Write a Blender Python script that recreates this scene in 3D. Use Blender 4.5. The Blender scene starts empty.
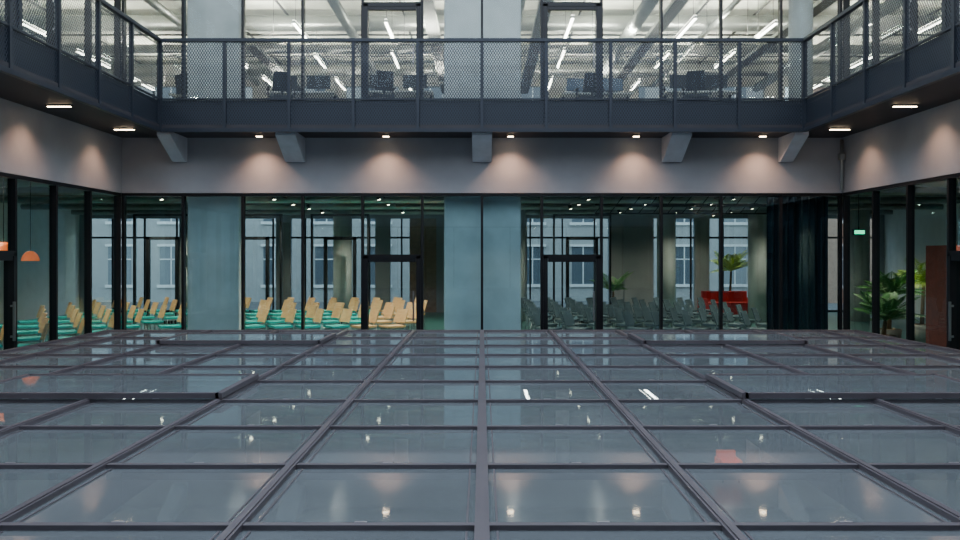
import bpy, math, random
from mathutils import Vector, Matrix
random.seed(7)
C = bpy.context
# ------------------------------------------------------------------ materials
def mat(name, col, rough=0.6, metal=0.0, noise=0.0, nscale=3.0, spec=0.5, bump=0.0, emit=None, es=0.0, stretch=None):
    m = bpy.data.materials.new(name); m.use_nodes = True
    nt = m.node_tree; b = nt.nodes['Principled BSDF']
    b.inputs['Base Color'].default_value = (*col, 1)
    b.inputs['Roughness'].default_value = rough
    b.inputs['Metallic'].default_value = metal
    b.inputs['Specular IOR Level'].default_value = spec
    if noise > 0:
        tc = nt.nodes.new('ShaderNodeTexCoord'); n = nt.nodes.new('ShaderNodeTexNoise')
        mp = nt.nodes.new('ShaderNodeMapping')
        if stretch: mp.inputs['Scale'].default_value = stretch
        n.inputs['Scale'].default_value = nscale; n.inputs['Detail'].default_value = 6
        r = nt.nodes.new('ShaderNodeValToRGB')
        r.color_ramp.elements[0].position = .3; r.color_ramp.elements[1].position = .7
        r.color_ramp.elements[0].color = (*[c*(1-noise) for c in col], 1)
        r.color_ramp.elements[1].color = (*[min(1, c*(1+noise)) for c in col], 1)
        nt.links.new(tc.outputs['Object'], mp.inputs[0]); nt.links.new(mp.outputs[0], n.inputs['Vector'])
        nt.links.new(n.outputs['Fac'], r.inputs[0]); nt.links.new(r.outputs[0], b.inputs['Base Color'])
        if bump > 0:
            bp = nt.nodes.new('ShaderNodeBump'); bp.inputs['Strength'].default_value = bump
            bp.inputs['Distance'].default_value = .02
            nt.links.new(n.outputs['Fac'], bp.inputs['Height']); nt.links.new(bp.outputs[0], b.inputs['Normal'])
    if emit:
        b.inputs['Emission Color'].default_value = (*emit, 1); b.inputs['Emission Strength'].default_value = es
    return m

def glass(name, tint, base, power, gl_rough=0.0, gcol=(1, 1, 1), dust=0.0, dcol=(.4, .45, .48), scale=.9):
    m = bpy.data.materials.new(name); m.use_nodes = True
    nt = m.node_tree; nt.nodes.clear(); N = nt.nodes.new; L = nt.links.new
    out = N('ShaderNodeOutputMaterial'); tr = N('ShaderNodeBsdfTransparent'); gl = N('ShaderNodeBsdfGlossy')
    tr.inputs[0].default_value = (*tint, 1); gl.inputs['Color'].default_value = (*gcol, 1)
    gl.inputs['Roughness'].default_value = gl_rough
    lw = N('ShaderNodeLayerWeight'); lw.inputs['Blend'].default_value = .5
    p = N('ShaderNodeMath'); p.operation = 'POWER'; p.inputs[1].default_value = power
    L(lw.outputs['Facing'], p.inputs[0])
    ma = N('ShaderNodeMath'); ma.operation = 'MULTIPLY_ADD'; ma.inputs[1].default_value = scale; ma.inputs[2].default_value = base
    ma.use_clamp = True
    L(p.outputs[0], ma.inputs[0])
    mx = N('ShaderNodeMixShader'); L(ma.outputs[0], mx.inputs[0])
    if dust > 0:
        df = N('ShaderNodeBsdfDiffuse'); df.inputs[0].default_value = (*dcol, 1)
        m2 = N('ShaderNodeMixShader')
        tc = N('ShaderNodeTexCoord'); no = N('ShaderNodeTexNoise'); no.inputs['Scale'].default_value = .8; no.inputs['Detail'].default_value = 8
        mr = N('ShaderNodeMapRange'); mr.inputs['From Min'].default_value = .3; mr.inputs['From Max'].default_value = .7
        mr.inputs['To Min'].default_value = dust*.85; mr.inputs['To Max'].default_value = dust*1.15
        L(tc.outputs['Object'], no.inputs['Vector']); L(no.outputs['Fac'], mr.inputs['Value']); L(mr.outputs[0], m2.inputs[0])
        L(tr.outputs[0], m2.inputs[1]); L(df.outputs[0], m2.inputs[2]); L(m2.outputs[0], mx.inputs[1])
    else:
        L(tr.outputs[0], mx.inputs[1])
    L(gl.outputs[0], mx.inputs[2]); L(mx.outputs[0], out.inputs[0])
    return m

def emis(name, col, s):
    m = bpy.data.materials.new(name); m.use_nodes = True
    nt = m.node_tree; nt.nodes.clear()
    o = nt.nodes.new('ShaderNodeOutputMaterial'); e = nt.nodes.new('ShaderNodeEmission')
    e.inputs[0].default_value = (*col, 1); e.inputs[1].default_value = s
    nt.links.new(e.outputs[0], o.inputs[0]); return m

M_conc = mat('concrete_plaster', (.3, .312, .345), .85, noise=.12, nscale=1.2, bump=.15)
M_brk = mat('bracket_concrete', (.45, .49, .56), .75, noise=.1, nscale=4)
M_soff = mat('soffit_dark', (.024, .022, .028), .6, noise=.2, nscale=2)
M_frame = mat('mullion_black', (.012, .013, .016), .35, metal=.3, spec=.4)
M_steel = mat('railing_steel', (.026, .033, .047), .42, metal=.4)
M_mesh = mat('railing_mesh', (.04, .051, .072), .5, metal=.3)
M_fascia = mat('fascia_steel', (.018, .023, .032), .5, metal=.3)
M_roofbar = mat('roof_bar_aluminium', (.092, .079, .09), .45, metal=.2, noise=.12, nscale=2)
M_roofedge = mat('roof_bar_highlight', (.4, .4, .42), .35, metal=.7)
M_glass = glass('facade_glass', (.66, .84, .87), .1, 4.0, gcol=(.6, .92, 1))
M_glassc = glass('back_glass', (.8, .88, .9), .05, 4.0, gcol=(.85, .95, 1))
M_glassu = glass('office_glass', (.9, .95, .92), .035, 4.0, gcol=(.85, .95, 1))
M_rglass = glass('rooflight_glass', (.68, .78, .79), .05, 3.0, gl_rough=.04, gcol=(.88, .96, 1), dust=.38, dcol=(.33, .37, .39), scale=.7)
M_col = mat('column_concrete', (.54, .56, .57), .8, noise=.12, nscale=2, bump=.1)
M_ceil = mat('office_ceiling', (.66, .67, .6), .8, noise=.2, nscale=1.5)
M_ceild = mat('hall_ceiling', (.2, .18, .16), .8, noise=.2, nscale=1.5)
M_floor = mat('hall_floor', (.04, .12, .12), .35, noise=.2, nscale=1.5)
M_offfl = mat('office_floor', (.25, .25, .24), .7, noise=.1)
M_white = mat('white_plaster', (.7, .7, .68), .8, noise=.05)
M_duct = mat('duct_galvanised', (.42, .44, .43), .4, metal=.8, noise=.1)
M_pipe = mat('pipe_dark', (.06, .06, .06), .5)
M_wood = mat('chair_plywood', (.62, .37, .18), .45, noise=.15, nscale=6, stretch=(1, 1, 8))
M_teal = mat('seat_teal', (.0, .34, .33), .7)
M_grey = mat('seat_grey', (.07, .11, .14), .6)
M_chrome = mat('chair_metal', (.35, .36, .38), .3, metal=.9)
M_black = mat('black_plastic', (.02, .02, .022), .4)
M_screen = mat('monitor_screen', (.03, .04, .06), .15, emit=(.3, .5, .8), es=.15)
M_red = mat('sofa_red', (.5, .03, .03), .7)
M_rust = mat('booth_felt', (.26, .05, .03), .9, noise=.2, nscale=9)
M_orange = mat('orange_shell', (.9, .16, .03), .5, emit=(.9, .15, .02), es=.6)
M_leaf = mat('leaf_green', (.07, .22, .05), .5, noise=.3, nscale=5)
M_leaf2 = mat('leaf_light', (.42, .58, .1), .5, noise=.3, nscale=5)
M_trunk = mat('trunk', (.2, .13, .07), .8)
M_pot = mat('pot_clay', (.25, .24, .23), .7)
M_ext = mat('render_cream', (.36, .36, .35), .9, noise=.06)
M_brick = mat('brick_brown', (.3, .19, .14), .9, noise=.2, nscale=6)
M_extglass = mat('ext_window_glass', (.1, .12, .14), .15, spec=.8)
M_asph = mat('asphalt', (.12, .12, .12), .9, noise=.2)
M_curt = mat('curtain_navy', (.012, .02, .028), .35)
M_bfloor = mat('basement_floor', (.15, .17, .17), .2, noise=.12, nscale=1)
M_bwall = mat('basement_wall', (.22, .26, .26), .8, noise=.1)
M_tube = emis('led_tube', (1, .97, .86), 30)
M_tubeb = emis('led_tube_low', (1, .97, .9), 28)
M_slot = emis('downlight_warm', (1, .72, .45), 30)
M_spot = emis('spot_warm', (1, .8, .55), 24)
M_exit = emis('exit_green', (.05, .9, .4), 3)
M_gravel = mat('gutter_grey', (.1, .11, .12), .8, noise=.3, nscale=20)

# ------------------------------------------------------------------ builder
class B:
    def __init__(s): s.v = []; s.f = []; s.mi = []; s.mats = []; s.sm = []
    def m(s, mt):
        if mt not in s.mats: s.mats.append(mt)
        return s.mats.index(mt)
    def box(s, x0, x1, y0, y1, z0, z1, mt, M=None):
        i = len(s.v)
        P = [(x0,y0,z0),(x1,y0,z0),(x1,y1,z0),(x0,y1,z0),(x0,y0,z1),(x1,y0,z1),(x1,y1,z1),(x0,y1,z1)]
        if M: P = [tuple(M @ Vector(p)) for p in P]
        s.v += P; k = s.m(mt)
        for f in [(0,3,2,1),(4,5,6,7),(0,1,5,4),(1,2,6,5),(2,3,7,6),(3,0,4,7)]:
            s.f.append(tuple(i+a for a in f)); s.mi.append(k); s.sm.append(False)
    def cbox(s, c, d, mt, M=None):
        s.box(c[0]-d[0]/2,c[0]+d[0]/2,c[1]-d[1]/2,c[1]+d[1]/2,c[2]-d[2]/2,c[2]+d[2]/2, mt, M)
    def poly(s, pts, mt):
        i = len(s.v); s.v += [tuple(p) for p in pts]; s.f.append(tuple(range(i, i+len(pts)))); s.mi.append(s.m(mt)); s.sm.append(False)
    def prism(s, pts, off, mt):
        n = len(pts); i = len(s.v); o = Vector(off)
        s.v += [tuple(p) for p in pts] + [tuple(Vector(p)+o) for p in pts]; k = s.m(mt)
        fs = [tuple(range(i, i+n))[::-1], tuple(range(i+n, i+2*n))] + [(i+a, i+(a+1) % n, i+n+(a+1) % n, i+n+a) for a in range(n)]
        for f in fs: s.f.append(f); s.mi.append(k); s.sm.append(False)
    def cyl(s, a, b, r0, mt, r1=None, n=12, cap=True):
        r1 = r0 if r1 is None else r1
        a = Vector(a); b = Vector(b); d = (b-a).normalized()
        u = d.orthogonal().normalized(); w = d.cross(u); i = len(s.v); k = s.m(mt)
        for c, r in ((a, r0), (b, r1)):
            for j in range(n):
                t = 2*math.pi*j/n; s.v.append(tuple(c + u*math.cos(t)*r + w*math.sin(t)*r))
        for j in range(n):
            s.f.append((i+j, i+(j+1) % n, i+n+(j+1) % n, i+n+j)); s.mi.append(k); s.sm.append(True)
        if cap:
            s.f.append(tuple(range(i, i+n))[::-1]); s.mi.append(k); s.sm.append(False)
            s.f.append(tuple(range(i+n, i+2*n))); s.mi.append(k); s.sm.append(False)
    def tube(s, pts, r, mt, n=8):
        for a, b in zip(pts[:-1], pts[1:]): s.cyl(a, b, r, mt, n=n)
    def mesh(s, name):
        me = bpy.data.meshes.new(name); me.from_pydata(s.v, [], s.f)
        for mt in s.mats: me.materials.append(mt)
        me.polygons.foreach_set('material_index', s.mi); me.polygons.foreach_set('use_smooth', s.sm)
        me.update(); return me
    def obj(s, name, loc=(0,0,0), rot=0):
        o = bpy.data.objects.new(name, s.mesh(name)); C.scene.collection.objects.link(o)
        o.location = loc; o.rotation_euler = (0, 0, rot); return o
def inst(me, name, loc, rot=0):
    o = bpy.data.objects.new(name, me); C.scene.collection.objects.link(o)
    o.location = loc; o.rotation_euler = (0, 0, rot); return o
def sbox(name, x0, x1, y0, y1, z0, z1, mt):
    b = B(); b.box(x0, x1, y0, y1, z0, z1, mt); return b.obj(name)

MOD = 1.2; YW = 16.1; XW = 7.2; YS = -1.9
ZG = 3.36; ZS = 4.445; ZF = 5.05; ZU = 8.5
XO = 15.0; YB = 30.0; YBU = 27.5

# ------------------------------------------------------------------ concrete bands / slabs
sbox('wall_north', -XW, XW, YW, YW+.3, ZG, ZF, M_conc)
sbox('wall_west', -XW-.3, -XW, YS, YW+.3, ZG, ZF, M_conc)
sbox('wall_east', XW, XW+.3, YS, YW+.3, ZG, ZF, M_conc)
sbox('wall_south', -XW-.3, XW+.3, YS-.3, YS, ZG, ZF, M_conc)
sbox('wall_parapet_north', -XW, XW, YW, YW+.3, ZU, ZU+.8, M_conc)
sbox('wall_parapet_west', -XW-.3, -XW, YS, YW+.3, ZU, ZU+.8, M_conc)
sbox('wall_parapet_east', XW, XW+.3, YS, YW+.3, ZU, ZU+.8, M_conc)
sbox('wall_parapet_south', -XW-.3, XW+.3, YS-.3, YS, ZU, ZU+.8, M_conc)

def ring(name, z0, z1, mt, yb):
    b = B()
    b.box(-XO, XO, YW+.3, yb, z0, z1, mt)
    b.box(-XO, -XW-.3, YS-6, YW+.3, z0, z1, mt)
    b.box(XW+.3, XO, YS-6, YW+.3, z0, z1, mt)
    b.box(-XW-.3, XW+.3, YS-6, YS-.3, z0, z1, mt)
    return b.obj(name)
ring('floor', -.3, 0, M_floor, YB)
ring('ceiling', 3.82, 4.3, M_ceild, YB)
ring('floor_office', 4.7, 5.04, M_offfl, YB)
ring('ceiling_office', ZU-.05, ZU+.3, M_ceil, YB)
b = B()
for s in (-1, 1):
    b.box(min(s*XO, s*(XO+.2)), max(s*XO, s*(XO+.2)), YS-6, YB, -.3, 3.82, M_white)
    b.box(min(s*XO, s*(XO+.2)), max(s*XO, s*(XO+.2)), YS-6, YB, 5.05, ZU, M_white)
b.box(-XO, XO, YS-6.2, YS-6, -.3, ZU, M_white)
b.obj('wall_outer')
b = B()
b.box(-XW, -6.66, YS, YW, -.1, 0, M_gravel); b.box(6.66, XW, YS, YW, -.1, 0, M_gravel)
b.box(-6.66, 6.66, 14.3, YW, -.1, 0, M_gravel); b.box(-6.66, 6.66, YS, -.75, -.1, 0, M_gravel)
b.obj('floor_gutter')

# ------------------------------------------------------------------ facade glazing
wn = [0]
def glazing(axis, fixed, a0, a1, z0, z1, n, gm, sgn, doors=(), transom=None):
    wn[0] += 1
    b = B(); fw = .05; dp = .12
    def bx(p0, p1, q0, q1, za, zb, mt):
        q0, q1 = fixed+min(q0*sgn, q1*sgn), fixed+max(q0*sgn, q1*sgn)
        if axis == 'x': b.box(p0, p1, q0, q1, za, zb, mt)
        else: b.box(q0, q1, p0, p1, za, zb, mt)
    st = (a1-a0)/n
    for i in range(n+1):
        p = a0+i*st; bx(p-fw/2, p+fw/2, .03, .03+dp, z0, z1, M_frame)
    bx(a0, a1, .031, .149, z1-.06, z1, M_frame)
    bx(a0, a1, .031, .149, z0, z0+.07, M_frame)
    q = fixed+.1*sgn
    if axis == 'x': b.poly([(a0,q,z0),(a1,q,z0),(a1,q,z1),(a0,q,z1)], gm)
    else: b.poly([(q,a0,z0),(q,a1,z0),(q,a1,z1),(q,a0,z1)], gm)
    b.obj('window_%d' % wn[0])
    for (i, zt) in doors:
        b = B(); p0 = a0+i*st+fw/2; p1 = a0+(i+1)*st-fw/2
        bx(p0, p1, .0, .16, z0+zt-.05, z0+zt+.03, M_frame)
        bx(p0, p0+.09, .0, .16, z0, z0+zt, M_frame); bx(p1-.09, p1, .0, .16, z0, z0+zt, M_frame)
        bx(p0, p1, .0, .16, z0, z0+.12, M_frame)
        bx(p0+.1, p1-.1, .01, .09, z0+zt-.12, z0+zt-.05, M_frame)
        bx(p1-.16, p1-.13, -.05, -.02, z0+.8, z0+1.4, M_chrome)
        bx(p1-.16, p1-.13, -.03, .02, z0+.85, z0+.88, M_chrome); bx(p1-.16, p1-.13, -.03, .02, z0+1.32, z0+1.35, M_chrome)
        dn[0] += 1; b.obj('door_%d' % dn[0])
dn = [0]
glazing('x', YW, -XW, XW, 0, ZG, 12, M_glass, 1, doors=[(4, 2.1), (7, 2.1)])
glazing('x', YW, -XW, XW, ZF, ZU, 12, M_glassu, 1, doors=[(4, 2.1), (7, 2.1)])
for s in (-1, 1):
    glazing('y', s*XW, YW-1.2*15, YW, 0, ZG, 15, M_glass, s, doors=[(11, 2.15)])
    glazing('y', s*XW, YW-1.2*15, YW, ZF, ZU, 15, M_glassu, s, doors=[(12, 2.15)])
glazing('x', YS, -XW, XW, 0, ZG, 12, M_glass, -1)
glazing('x', YS, -XW, XW, ZF, ZU, 12, M_glassu, -1)

# ------------------------------------------------------------------ balcony gallery
BX = 6.04; BY = 15.1
b = B()
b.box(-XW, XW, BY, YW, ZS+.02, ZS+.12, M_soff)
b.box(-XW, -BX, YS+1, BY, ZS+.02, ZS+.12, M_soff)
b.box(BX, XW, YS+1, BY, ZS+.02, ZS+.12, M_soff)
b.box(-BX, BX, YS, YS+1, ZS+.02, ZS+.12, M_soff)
b.box(-XW, XW, BY+.05, YW, 4.95, 5.03, M_fascia)
b.box(-XW, -BX-.05, YS+1, BY, 4.95, 5.03, M_fascia)
b.box(BX+.05, XW, YS+1, BY, 4.95, 5.03, M_fascia)
b.box(-BX-.1, BX+.1, BY+.06, BY+.1, ZS+.1, 5.0, M_fascia)
for s in (-1, 1):
    x0, x1 = sorted((s*(BX+.06), s*(BX+.1))); b.box(x0, x1, YS+1, BY, ZS+.1, 5.0, M_fascia)
b.box(-BX, BX, YS+.9, YS+.94, ZS+.1, 5.0, M_fascia)
b.obj('gallery_walkway')

def railing(name, axis, fixed, a0, a1, n, sgn):
    b = B(); st = (a1-a0)/n
    def P(a, q, z): return (a, fixed+q*sgn, z) if axis == 'x' else (fixed+q*sgn, a, z)
    def bx(p0, p1, q0, q1, z0, z1, mt):
        A = P(p0, q0, z0); D = P(p1, q1, z1)
        b.box(min(A[0],D[0]), max(A[0],D[0]), min(A[1],D[1]), max(A[1],D[1]), z0, z1, mt)
    for i in range(n+1):
        p = a0+i*st; bx(p-.03, p+.03, -.02, .05, ZS, 6.15, M_steel)
    bx(a0-.03, a1+.03, -.03, .06, 6.12, 6.18, M_steel)
    bx(a0, a1, -.025, .05, ZS-.02, ZS+.05, M_steel)
    bx(a0, a1, -.005, .035, 5.03, 5.06, M_steel)
    z0, z1 = ZS+.05, 6.12; H = z1-z0; c = .05; w = .015
    run = H*.62
    for fam in (1, -1):
        k = int((a1-a0+run)/c)+1
        for j in range(k):
            s0 = a0-run+j*c
            pa, pb = (s0, s0+run) if fam == 1 else (s0+run, s0)
            za, zb = z0, z1
            def clip(pa, pb, za, zb):
                d = pb-pa; t0, t1 = 0., 1.
                for lim, sg in ((a0, 1), (a1, -1)):
                    fa = (pa-lim)*sg; fb = (pb-lim)*sg
                    if fa < 0 and fb < 0: return None
                    if fa < 0: t0 = max(t0, fa/(fa-fb))
                    if fb < 0: t1 = min(t1, fa/(fa-fb))
                if t1-t0 < .01: return None
                return pa+d*t0, pa+d*t1, za+(zb-za)*t0, za+(zb-za)*t1
            r = clip(pa, pb, za, zb)
            if not r: continue
            q = .012 if fam == 1 else .018
            b.poly([P(r[0]-w/2, q, r[2]), P(r[0]+w/2, q, r[2]), P(r[1]+w/2, q, r[3]), P(r[1]-w/2, q, r[3])], M_mesh)
    return b.obj(name)
railing('gallery_railing', 'x', BY, -BX, BX, 10, 1)
railing('gallery_railing', 'y', -BX, BY-1.2*13, BY, 13, -1)
railing('gallery_railing', 'y', BX, BY-1.2*13, BY, 13, 1)

# brackets
for x in (-6.02, -3.72, 0, 3.78, 6.05):
    b = B(); w = .19 if abs(x) < 5 else .13
    pts = [(x-w, BY+.12, ZS+.015), (x-w, YW-.002, ZS+.015), (x-w, YW-.002, 3.98), (x-w, YW-.12, 3.98), (x-w, BY+.12, ZS-.06)]
    b.prism(pts, (2*w, 0, 0), M_brk); b.obj('gallery_bracket')

# downlights
def spot(x, y, z, e, name='gallery_downlight_lamp', ang=118, col=(1, .56, .35)):
    l = bpy.data.lights.new(name, 'SPOT'); l.energy = e; l.spot_size = math.radians(ang); l.spot_blend = 1
    l.color = col; l.shadow_soft_size = .06
    o = bpy.data.objects.new(name, l); C.scene.collection.objects.link(o); o.location = (x, y, z); return o
def downlight(x, y):
    b = B(); dx, dy = .07, .05
    b.box(x-dx, x+dx, y-dy, y+dy, ZS-.005, ZS+.02, M_frame)
    b.box(x-dx*.8, x+dx*.8, y-dy*.7, y+dy*.7, ZS-.012, ZS-.005, M_slot)
    o = b.obj('gallery_downlight'); l = spot(x, y, ZS-.03, 120); l.parent = o
for x in (-4.36, -1.88, .56, 3.02, 5.5):
    downlight(x, 15.76)
for s in (-1, 1):
    for y in (14.9, 12.6, 10.2, 7.8, 5.4):
        b = B(); x = s*6.62
        b.box(x-.2, x+.2, y-.03, y+.03, ZS-.005, ZS+.02, M_frame)
        b.box(x-.18, x+.18, y-.022, y+.022, ZS-.012, ZS-.005, M_slot)
        o = b.obj('gallery_downlight'); l = spot(s*6.8, y, ZS-.03, 70); l.parent = o

b = B(); b.cyl((7.13, 15.95, 3.4), (7.13, 15.95, 4.4), .03, M_duct); b.box(7.08, 7.18, 15.9, 16.0, 4.0, 4.12, M_duct); b.obj('downpipe')

# ------------------------------------------------------------------ rooflight
ZR = .78; RX = 6.6; ys = [3.95+1.14*k for k in range(-4, 10)]
b = B()
b.poly([(-RX, ys[0], ZR-.02), (RX, ys[0], ZR-.02), (RX, ys[-1], ZR-.02), (-RX, ys[-1], ZR-.02)], M_rglass)
xs = [-RX]+[MOD*k for k in range(-5, 6)]+[RX]
for x in xs:
    w = .03 if abs(x) > .01 else .036
    b.box(x-w, x+w, ys[0], ys[-1], ZR-.1, ZR+.012, M_roofbar)
    b.box(x-w*.55, x+w*.55, ys[0], ys[-1], ZR+.012, ZR+.02, M_roofbar)
for y in ys:
    b.box(-RX, RX, y-.022, y+.022, ZR-.09, ZR+.006, M_roofbar)
    for i in range(len(xs)-1):
        xm = (xs[i]+xs[i+1])/2
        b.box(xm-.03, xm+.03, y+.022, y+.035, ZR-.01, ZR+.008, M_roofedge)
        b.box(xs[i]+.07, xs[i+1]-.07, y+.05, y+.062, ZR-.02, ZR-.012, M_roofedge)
        for x in (xs[i]+.075, xs[i+1]-.075): b.box(x-.005, x+.005, y+.05, y+1.14-.05 if y < ys[-1]-.1 else y+.05, ZR-.02, ZR-.013, M_roofbar)
b.box(-RX-.06, -RX, ys[0], ys[-1], -.1, ZR+.01, M_roofbar); b.box(RX, RX+.06, ys[0], ys[-1], -.1, ZR+.01, M_roofbar)
b.box(-RX-.06, RX+.06, ys[-1], ys[-1]+.09, -.1, ZR+.01, M_roofbar); b.box(-RX-.06, RX+.06, ys[0]-.09, ys[0], -.1, ZR+.01, M_roofbar)
for x in (-4.8, -2.4, 0, 2.4, 4.8):
    b.box(x-.03, x+.03, ys[0], ys[-1], ZR-.32, ZR-.1, M_roofbar)
b.obj('rooflight_grid')
for s in (-1, 1):
    for (y0, y1) in ((ys[7]-.01, ys[8]), (ys[11], ys[12])):
        b = B(); x0, x1 = (-4.8, -2.4) if s < 0 else (2.4, 4.8); z = ZR+.021; h = .05
        b.box(x0, x1, y0-.03, y0+.02, z, z+h, M_roofbar); b.box(x0, x1, y1-.02, y1+.03, z, z+h, M_roofbar)
        b.box(x0-.03, x0+.03, y0-.03, y1+.03, z, z+h, M_roofbar); b.box(x1-.03, x1+.03, y0-.03, y1+.03, z, z+h, M_roofbar)
        b.poly([(x0, y0, z+h-.01), (x1, y0, z+h-.01), (x1, y1, z+h-.01), (x0, y1, z+h-.01)], M_rglass)
        b.obj('rooflight_vent')

# ------------------------------------------------------------------ basement hall under rooflight
ZB = -3.0
sbox('floor_basement', -9, 9, -3, 27, ZB-.2, ZB, M_bfloor)
b = B(); b.box(-9.2, -9, -3, 27, ZB, -.3, M_bwall); b.box(9, 9.2, -3, 27, ZB, -.3, M_bwall)
b.box(-9, 9, 27, 27.2, ZB, -.3, M_bwall); b.box(-9, 9, -3.2, -3, ZB, -.3, M_bwall); b.obj('wall_basement')
b = B()
for x in (-5.4, -1.9, 1.9, 6.4):
    b.cyl((x, 19, ZB), (x, 19, -.3), .16, M_col, n=20)
b.obj('basement_columns')
def tubelight(x, y0, y1, z, zc, m=M_tube, name='linear_pendant_light', up=True):
    b = B(); b.box(x-.035, x+.035, y0, y1, z, z+.06, M_white); b.box(x-.03, x+.03, y0+.02, y1-.02, z-.012, z, m)
    if up: b.box(x-.03, x+.03, y0+.02, y1-.02, z+.06, z+.07, m)
    for y in (y0+.2, y1-.2): b.cyl((x, y, z+.06), (x, y, zc), .006, M_pipe, n=6)
    return b.obj(name)
for x in (-7, -4.2, 0.9, 3.4, 7):
    for y in (15.5, 19, 22.5): tubelight(x, y, y+1.8, -.75, -.3, M_tubeb)

# ------------------------------------------------------------------ hall interior
def colbox(name, x0, x1, y0, y1, z0, z1, m):
    b = B(); b.box(x0, x1, y0, y1, z0, z1, m); o = b.obj(name)
    md = o.modifiers.new('bev', 'BEVEL'); md.width = .03; md.segments = 2; return o
for (z0, z1) in ((0, 3.82), (5.04, ZU-.05)):
    colbox('concrete_column', -6.05, -4.98, 16.5, 16.95, z0, z1, M_col)
    colbox('concrete_column', -.78, .8, 16.5, 16.95, z0, z1, M_col)
for x in (-9.4, -4.5, 1.1, 5.95, 8.9, 12.2):
    b = B(); b.cyl((x, 26, 0), (x, 26, 3.82), .3, M_col, n=28); b.obj('round_column')
for s in (-1, 1):
    for y in (3.5, 8.5, 13.5):
        for z0, z1 in ((0, 3.82), (5.04, ZU-.05)):
            b = B(); b.cyl((s*9.6, y, z0), (s*9.6, y, z1), .25, M_col, n=24); b.obj('round_column')
b = B(); b.cyl((6.85, 17.3, 5.04), (6.85, 17.3, ZU-.05), .25, M_col, n=24); b.obj('round_column')

b = B()
b.box(-XO, XO, YB, YB+.2, 3.5, 4.7, M_conc)
for x in (-15, -11, -7.4, -3.7, 0, 1.4, 5, 8.2, 11, 15): b.box(x-.28, x+.28, YB, YB+.2, 0, 3.5, M_conc)
b.box(-1.7, 1.4, YB, YB+.2, 0, 3.5, M_conc); b.box(5.3, 6.4, YB, YB+.2, 0, 3.5, M_conc); b.box(-2.7, -1.7, YB, YB+.2, 0, 3.5, M_brick)
b.obj('wall_hall_back')
b = B()
for x in [-15+.0+1.2*i for i in range(26)]: b.box(x-.03, x+.03, YB+.05, YB+.12, 0, 3.5, M_frame)
b.box(-XO, XO, YB+.05, YB+.12, 2.75, 2.82, M_frame); b.box(-XO, XO, YB+.05, YB+.12, 0, .08, M_frame)
b.poly([(-XO, YB+.09, 0), (XO, YB+.09, 0), (XO, YB+.09, 3.5), (-XO, YB+.09, 3.5)], M_glassc)
b.obj('window_hall_back')
for x in (-9.9, -7.1, -4.4, 3.1):   # inner door portals
    b = B(); y = 24.9
    w = .5
    b.box(x-w, x-w+.1, y, y+.12, 0, 2.7, M_frame); b.box(x+w-.1, x+w, y, y+.12, 0, 2.7, M_frame)
    b.box(x-w, x+w, y, y+.12, 2.6, 2.7, M_frame); b.box(x-w, x+w, y, y+.12, 0, .1, M_frame)
    b.box(x-.9, x-.84, y, y+.12, 0, 3.4, M_frame); b.box(x+.84, x+.9, y, y+.12, 0, 3.4, M_frame); b.box(x-.9, x+.9, y, y+.12, 3.34, 3.4, M_frame)
    dn[0] += 1; b.obj('door_%d' % dn[0])
b = B()
b.box(-XO, XO, YBU, YBU+.2, 5.04, 6.0, M_white)
b.box(-XO, XO, YBU, YBU+.2, 7.9, ZU-.05, M_white)
for i in range(13):
    x = -XO+i*2.5; b.box(x-.35, x+.35, YBU, YBU+.2, 6.0, 7.9, M_white)
b.obj('wall_office_back')
b = B()
for i in range(25):
    x = -XO+i*1.25; b.box(x-.03, x+.03, YBU+.06, YBU+.14, 6.0, 7.9, M_frame)
b.poly([(-XO, YBU+.1, 6), (XO, YBU+.1, 6), (XO, YBU+.1, 7.9), (-XO, YBU+.1, 7.9)], M_glassc)
b.obj('window_office_back')

# exterior
sbox('ground', -60, 60, YB+.3, 80, -.6, -.3, M_asph)
b = B(); Y = 42
b.box(-34, -1, Y, Y+.5, -.3, 14, M_ext); b.box(-1, 16, Y+1, Y+1.5, -.3, 12, M_ext); b.box(16, 40, Y-1, Y-.5, -.3, 13, M_brick)
for i in range(27):
    x = -33+i*2.7; yy = Y if x < -1 else (Y+1 if x < 15.5 else Y-1)
    for z in (.6, 3.9, 7.2, 10.2):
        b.box(x, x+1.2, yy-.02, yy, z, z+2, M_extglass)
        b.box(x-.12, x+1.32, yy-.1, yy, z-.15, z, M_white); b.box(x-.12, x+1.32, yy-.1, yy, z+2, z+2.12, M_white)
        b.box(x+.57, x+.63, yy-.05, yy-.02, z, z+2, M_white); b.box(x, x+1.2, yy-.05, yy-.02, z+1.3, z+1.36, M_white)
b.obj('street_building')

# chairs
def chair(pad, back):
    b = B()
    for sx in (-.2, .2):
        b.tube([(sx, -.22, 0), (sx, -.19, .44)], .012, M_chrome); b.tube([(sx, .24, 0), (sx, .18, .44), (sx, .3, .84)], .012, M_chrome)
        b.tube([(sx, -.19, .43), (sx, .18, .43)], .012, M_chrome)
    b.tube([(-.2, -.19, .43), (.2, -.19, .43)], .01, M_chrome)
    n = 6
    for i in range(n):
        y0 = -.23+i*.075; y1 = y0+.075
        z0 = .45+.03*((i/n-.5)**2); z1 = .45+.03*(((i+1)/n-.5)**2)
        b.prism([(-.225, y0, z0), (-.225, y1, z1), (-.225, y1, z1+.045), (-.225, y0, z0+.045)], (.45, 0, 0), pad)
    for i in range(6):
        x0 = -.225+i*.075; x1 = x0+.075
        c = lambda x: .04*(1-(x/.225)**2)
        b.prism([(x0, .19+c(x0), .56), (x1, .19+c(x1), .56), (x1, .21+c(x1), .56), (x0, .21+c(x0), .56)], (0, .1, .3), back)
    return b.mesh('conference_chair')
ch1 = chair(M_teal, M_wood); ch2 = chair(M_grey, M_grey); ch3 = chair(M_wood, M_wood)
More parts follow.
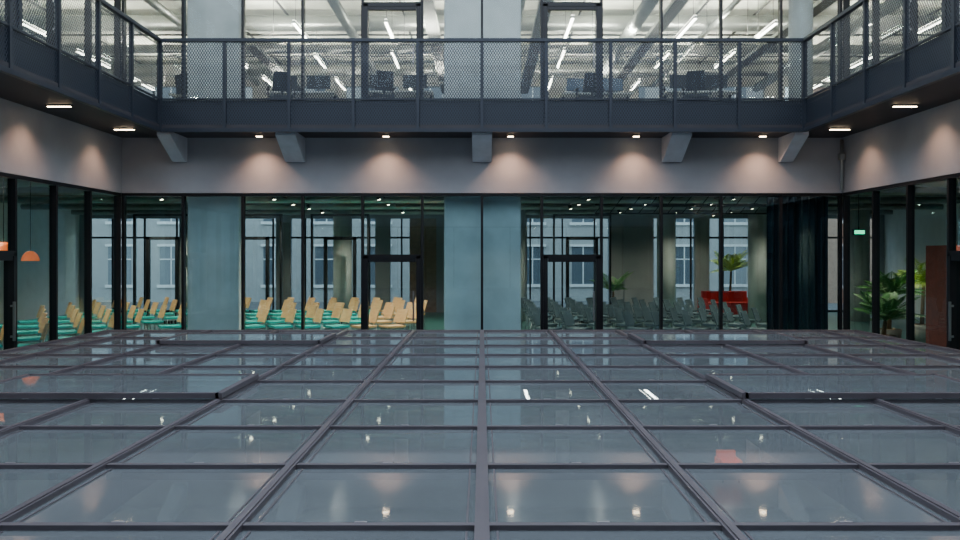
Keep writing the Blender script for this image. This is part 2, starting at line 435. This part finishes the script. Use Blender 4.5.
for iy in range(5):
    for ix in range(10):
        x = -7.2+ix*.64+(iy % 2)*.2; y = 18.6+iy*1.3
        if x > -1.5: continue
        me = ch3 if x > -2.9 else ch1
        inst(me, 'conference_chair', (x+random.uniform(-.02, .02), y, 0), -.95+random.uniform(-.08, .08))
for iy in range(8):
    for ix in range(5):
        x = -11.2+ix*.76; y = 14.5+iy*1.35
        if y > 24.2: continue
        inst(ch1, 'conference_chair', (x, y, 0), -.95+random.uniform(-.05, .05))
for iy in range(6):
    for ix in range(9):
        x = 1.5+ix*.66; y = 17.9+iy*1.2
        inst(ch2, 'conference_chair', (x+random.uniform(-.03, .03), y, 0), 1.0+random.uniform(-.06, .06))

# sofa
b = B()
b.box(-.9, .9, -.4, .4, .12, .42, M_red); b.box(-.9, .9, .25, .45, .42, .88, M_red)
b.box(-1.05, -.88, -.4, .45, .12, .65, M_red); b.box(.88, 1.05, -.4, .45, .12, .65, M_red)
b.box(-.86, -.01, -.38, .24, .42, .52, M_red); b.box(.01, .86, -.38, .24, .42, .52, M_red)
for sx in (-.95, .95):
    for sy in (-.33, .37): b.cyl((sx, sy, 0), (sx, sy, .12), .025, M_black)
o = b.obj('red_sofa', (8.4, 27.6, 0)); o.scale = (.85, 1, 1); md = o.modifiers.new('bev', 'BEVEL'); md.width = .04; md.segments = 3

def palm(name, loc, H, nf, L, m, seed):
    rd = random.Random(seed); b = B()
    b.cyl((0, 0, 0), (0, 0, .45), .2, M_pot, r1=.27, n=20); b.cyl((0, 0, .45), (0, 0, .455), .24, M_trunk, n=16)
    if H > .5: b.cyl((0, 0, .4), (.04, 0, H), .05, M_trunk, r1=.035, n=10)
    for i in range(nf):
        a = i*2.4+rd.uniform(-.2, .2); up = rd.uniform(.35, 1.45); l = L*rd.uniform(.8, 1.15)
        pts = []; n = 9
        for k in range(n+1):
            t = k/n; r = l*t*math.cos(up*.7)*(1); z = H+l*(1.25*math.sin(up)*t-.5*t*t)
            pts.append(Vector((.04+r*math.cos(a), r*math.sin(a), z)))
        side = Vector((-math.sin(a), math.cos(a), 0))
        for k in range(n):
            b.cyl(pts[k], pts[k+1], .008, m, n=5, cap=False)
        for k in range(1, n):
            for q in (0, .5):
                p = pts[k].lerp(pts[k+1], q); d = (pts[k+1]-pts[k]).normalized()
                ll = l*.3*math.sin(math.pi*min(1, (k+q)/n*.9+.12))
                for sg in (-1, 1):
                    tip = p+side*sg*ll*.8+d*ll*.55-Vector((0, 0, ll*.3))
                    b.poly([p-d*.018, p+(tip-p)*.5-d*.02, tip, p+(tip-p)*.5+d*.02], m)
    return b.obj(name, loc)
palm('potted_palm', (8.9, 28.9, 0), 1.55, 26, .95, M_leaf2, 1)
palm('potted_palm', (4.4, 27.2, 0), .9, 14, .95, M_leaf, 2)
palm('potted_palm', (8.35, 16.75, 0), .75, 26, .8, M_leaf, 3)
palm('potted_palm', (9.2, 18.2, 0), 1.2, 26, .8, M_leaf, 4)
palm('potted_palm', (10.6, 19.4, 0), 1.4, 22, .9, M_leaf2, 6)

# navy curtain behind NE bays
b = B(); n = 60; x0, x1 = 5.85, 7.1
for i in range(n):
    xa = x0+(x1-x0)*i/n; xb = x0+(x1-x0)*(i+1)/n
    ya = 16.55+.05*math.sin(i*.9); yb = 16.55+.05*math.sin((i+1)*.9)
    b.poly([(xa, ya, .05), (xb, yb, .05), (xb, yb, 3.78), (xa, ya, 3.78)], M_curt)
b.box(x0, x1, 16.52, 16.58, 3.77, 3.81, M_frame)
b.obj('stage_curtain')
b = B(); b.box(8.6, 8.72, 14.8, 15.6, .1, 2.3, M_rust); b.box(8.72, 9.3, 14.8, 14.92, .1, 2.3, M_rust); b.box(8.72, 9.3, 15.48, 15.6, .1, 2.3, M_rust)
b.box(8.72, 9.2, 14.95, 15.45, .1, .5, M_orange)
for y in (14.9, 15.5): b.box(8.62, 8.7, y-.04, y+.04, 0, .1, M_black)
b.obj('acoustic_booth')
def pendant(x, y, z, m):
    b = B(); P = [(.02, .2), (.07, .19), (.13, .13), (.165, .05), (.17, 0)]
    for (r0, h0), (r1, h1) in zip(P[:-1], P[1:]): b.cyl((x, y, z+h0), (x, y, z+h1), r0, m, r1=r1, n=20, cap=False)
    b.cyl((x, y, z+.2), (x, y, 3.82), .008, M_black, n=6); b.cyl((x, y, z+.05), (x, y, z+.1), .04, M_spot, n=10)
    b.obj('pendant_lamp')
pendant(-8.5, 14.3, 2.15, M_orange); pendant(-9.2, 16.4, 2.0, M_orange)
b = B(); b.box(7.8, 8.05, 16.9, 16.95, 2.54, 2.66, M_frame); b.box(7.82, 8.03, 16.89, 16.9, 2.56, 2.64, M_exit); b.cyl((7.92, 16.93, 2.66), (7.92, 16.93, 3.82), .01, M_black, n=6); b.obj('exit_sign')

b = B()
for x in (-8, -5.2, -2.6, 0, 2.6, 4.4, 6.2, 8): 
    b.box(x-.02, x+.02, 17, 29, 3.62, 3.66, M_black)
for y in (18.5, 21.5, 24.5, 27.5): b.cyl((-14, y, 3.6), (14, y, 3.6), .09, M_duct, n=12)
for y in (19.3, 22.8): 
    for z in (3.3, 3.55): b.cyl((3.2, y, z), (8.6, y, z), .025, M_black, n=8)
    for i in range(13): b.cyl((3.2+i*.41, y, 3.3), (3.4+i*.41, y, 3.55), .012, M_black, n=6)
b.obj('ceiling_services')
b = B()
for x in (-8, -5.2, -2.6, 0, 2.6, 4.4, 6.2, 8):
    for y in (18, 20, 22, 24, 26, 28):
        if random.random() < .25: continue
        b.cyl((x, y, 3.62), (x+.04, y, 3.5), .05, M_black, n=10); b.cyl((x+.04, y, 3.5), (x+.041, y, 3.495), .042, M_spot, n=10)
b.obj('track_spotlights')
def area(name, x, y, z, sx, sy, e, col):
    l = bpy.data.lights.new(name, 'AREA'); l.shape = 'RECTANGLE'; l.size = sx; l.size_y = sy; l.energy = e; l.color = col
    o = bpy.data.objects.new(name, l); C.scene.collection.objects.link(o); o.location = (x, y, z); return o
for x in (-10, -6.6, -3.4, -1.5, 2.5, 6.5, 9.5):
    for y in (17.9, 20.8, 24.2): spot(x, y, 3.4, 520 if x < 1 else 300, 'hall_ceiling_lamp', 140, (1, .84, .62))
for s in (-1, 1): 
    for y in (6, 10, 14): spot(s*9.0, y, 3.6, 350, 'hall_ceiling_lamp', 140, (1, .8, .56))
for x in (-11, -5.5, 3.6, 7.4, 12): spot(x, 28, 3.6, 280, 'hall_ceiling_lamp', 140, (1, .8, .56))

# ------------------------------------------------------------------ office
for x in (-13, -10.5, -6.6, -4.4, -2.3, 2.1, 4.9, 6.7, 10.5, 13):
    for y in (18.3, 21.3, 24.4):
        tubelight(x+random.uniform(-.1, .1), y+random.uniform(-.4, .2), y+1.6, 7.45, ZU-.05)
for s in (-1, 1):
    for y in (2, 5.5, 9, 12.5):
        for x in (8.6, 11.5): tubelight(s*x, y, y+1.8, 7.45, ZU-.05)
for s in (-1, 1):
    for y in (4, 11): area('office_ceiling_lamp', s*10, y, 7.7, 1.2, .3, 160, (1, .95, .82))
for x in (-10, -5.6, -1.4, 3.2, 6, 10):
    for y in (19.6, 24):
        o = area('office_fill_light', x, y, 7.3, 1.2, .15, 150, (1, .97, .84)); o.rotation_euler = (math.pi, 0, 0)  # extra upward fill, added to brighten the office ceiling
        b = B(); b.box(x-.62, x+.62, y-.09, y+.09, 7.24, 7.29, M_white)
        for q in (-.5, .5): b.cyl((x+q, y+.085, 7.29), (x+q, y+.085, ZU-.06), .006, M_pipe, n=6)
        f = b.obj('added_fill_fixture'); o.parent = f  # invented fixture that carries the added fill
b = B()
for y, z, r in ((17.8, 8.0, .16), (20.6, 8.05, .2), (23.0, 8.0, .14), (26, 8.1, .2)): b.cyl((-14.5, y, z), (14.5, y, z), r, M_duct, n=18)
for x, z, r in ((-7.6, 7.95, .1), (-3.3, 7.75, .12), (.9, 7.85, .08), (3.7, 7.7, .16), (5.8, 7.9, .07), (9.3, 7.8, .15)): b.cyl((x, 17.0, z), (x, 27.3, z), r, M_duct, n=14)
for x in (-6.1, -1.2, 1.4, 4.3, 7.5): 
    b.box(x-.15, x+.15, 17, 27.3, 7.6, 7.62, M_pipe); b.box(x-.16, x-.14, 17, 27.3, 7.6, 7.68, M_duct); b.box(x+.14, x+.16, 17, 27.3, 7.6, 7.68, M_duct)
for x in [-14+i*1.5 for i in range(20)]: b.cyl((x, 17, 8.3), (x, 27.4, 8.3), .03, M_pipe, n=6)
for y in (18.6, 19.3, 21.6, 22.4, 24.8): b.cyl((-14.5, y, 8.25), (14.5, y, 8.25), .025, M_pipe, n=6)
for s in (-1, 1):
    b.cyl((s*8, -1, 8), (s*8, 16, 8), .15, M_duct, n=16); b.cyl((s*10.2, -1, 7.9), (s*10.2, 16, 7.9), .2, M_duct, n=16)
b.obj('office_ceiling_ducts')

def desk():
    b = B(); b.box(-.8, .8, -.4, .4, .71, .74, M_white)
    for sx in (-.74, .74):
        b.box(sx-.025, sx+.025, -.03, .03, .05, .71, M_black); b.box(sx-.03, sx+.03, -.35, .35, 0, .05, M_black)
    for xm in (-.38, .38):
        b.cbox((xm, .1, .75), (.22, .16, .015), M_black); b.box(xm-.02, xm+.02, .1, .13, .75, .98, M_black)
        b.box(xm-.27, xm+.27, .06, .09, .86, 1.16, M_black); b.box(xm-.255, xm+.255, .055, .06, .875, 1.145, M_screen)
    b.box(-.55, -.15, -.22, -.08, .74, .76, M_black); b.box(.2, .6, -.22, -.08, .74, .76, M_black)
    return b.mesh('office_desk')
def ochair():
    b = B()
    for i in range(5):
        a = i*math.tau/5; b.cyl((0, 0, .1), (.3*math.cos(a), .3*math.sin(a), .06), .02, M_black, n=6); b.cyl((.3*math.cos(a)-.02, .3*math.sin(a), .03), (.3*math.cos(a)+.02, .3*math.sin(a), .03), .03, M_black, n=8)
    b.cyl((0, 0, .1), (0, 0, .44), .025, M_chrome); b.box(-.24, .24, -.23, .24, .44, .51, M_black)
    b.box(-.02, .02, .24, .27, .44, .7, M_black); b.prism([(-.21, .22, .58), (.21, .22, .58), (.18, .3, .98), (-.18, .3, .98)], (0, .04, 0), M_black)
    for sx in (-.28, .28): b.box(sx-.025, sx+.025, -.1, .15, .66, .69, M_black); b.box(sx-.012, sx+.012, 0, .04, .46, .66, M_black)
    return b.mesh('office_chair')
dm = desk(); om = ochair()
for x, y in ((-6.3, 18.6), (-4.1, 18.4), (-1.9, 18.3), (2.6, 18.5), (4.9, 18.3), (-4.2, 21.8), (-1.8, 21.7), (2.8, 21.9), (5.4, 21.8), (-9.5, 19.5), (9.5, 19.5)):
    inst(dm, 'office_desk', (x, y, 5.04), random.choice((0, math.pi))); inst(om, 'office_chair', (x+random.uniform(-.3, .3), y-.95, 5.04), random.uniform(2.6, 3.6))
    inst(om, 'office_chair', (x+random.uniform(-.3, .3), y+.95, 5.04), random.uniform(-.5, .5))
for s in (-1, 1):
    for y in (10.5, 13.5): inst(dm, 'office_desk', (s*8.7, y, 5.04), math.pi/2)
b = B(); b.box(-.35, .35, -.35, .3, .25, .45, M_orange); b.box(-.35, .35, .2, .36, .4, .8, M_orange); b.box(-.42, -.33, -.3, .3, .25, .62, M_orange); b.box(.33, .42, -.3, .3, .25, .62, M_orange)
for sx in (-.3, .3):
    for sy in (-.28, .28): b.cyl((sx, sy, 0), (sx, sy, .26), .02, M_black)
o = b.obj('orange_armchair', (5.6, 18.3, ZB)); o.scale = (.6, .7, .8)

# ------------------------------------------------------------------ world, camera
w = bpy.data.worlds.new('overcast_sky'); C.scene.world = w; w.use_nodes = True
nt = w.node_tree; bg = nt.nodes['Background']
tc = nt.nodes.new('ShaderNodeTexCoord'); sp = nt.nodes.new('ShaderNodeSeparateXYZ'); rp = nt.nodes.new('ShaderNodeValToRGB')
nt.links.new(tc.outputs['Generated'], sp.inputs[0]); nt.links.new(sp.outputs['Z'], rp.inputs[0]); nt.links.new(rp.outputs[0], bg.inputs[0])
rp.color_ramp.elements[0].position = 0; rp.color_ramp.elements[0].color = (.8, .88, .95, 1)
rp.color_ramp.elements[1].position = 1; rp.color_ramp.elements[1].color = (.7, .82, 1, 1)
bg.inputs[1].default_value = 3.3

cam = bpy.data.cameras.new('camera'); co = bpy.data.objects.new('camera', cam); C.scene.collection.objects.link(co)
co.location = (0, 0, 2.1); co.rotation_euler = (math.radians(90), 0, 0)
cam.sensor_width = 36; cam.lens = 805/960*36; cam.shift_x = -2/960; cam.shift_y = -14/960; cam.clip_start = .05; cam.clip_end = 300
C.scene.camera = co
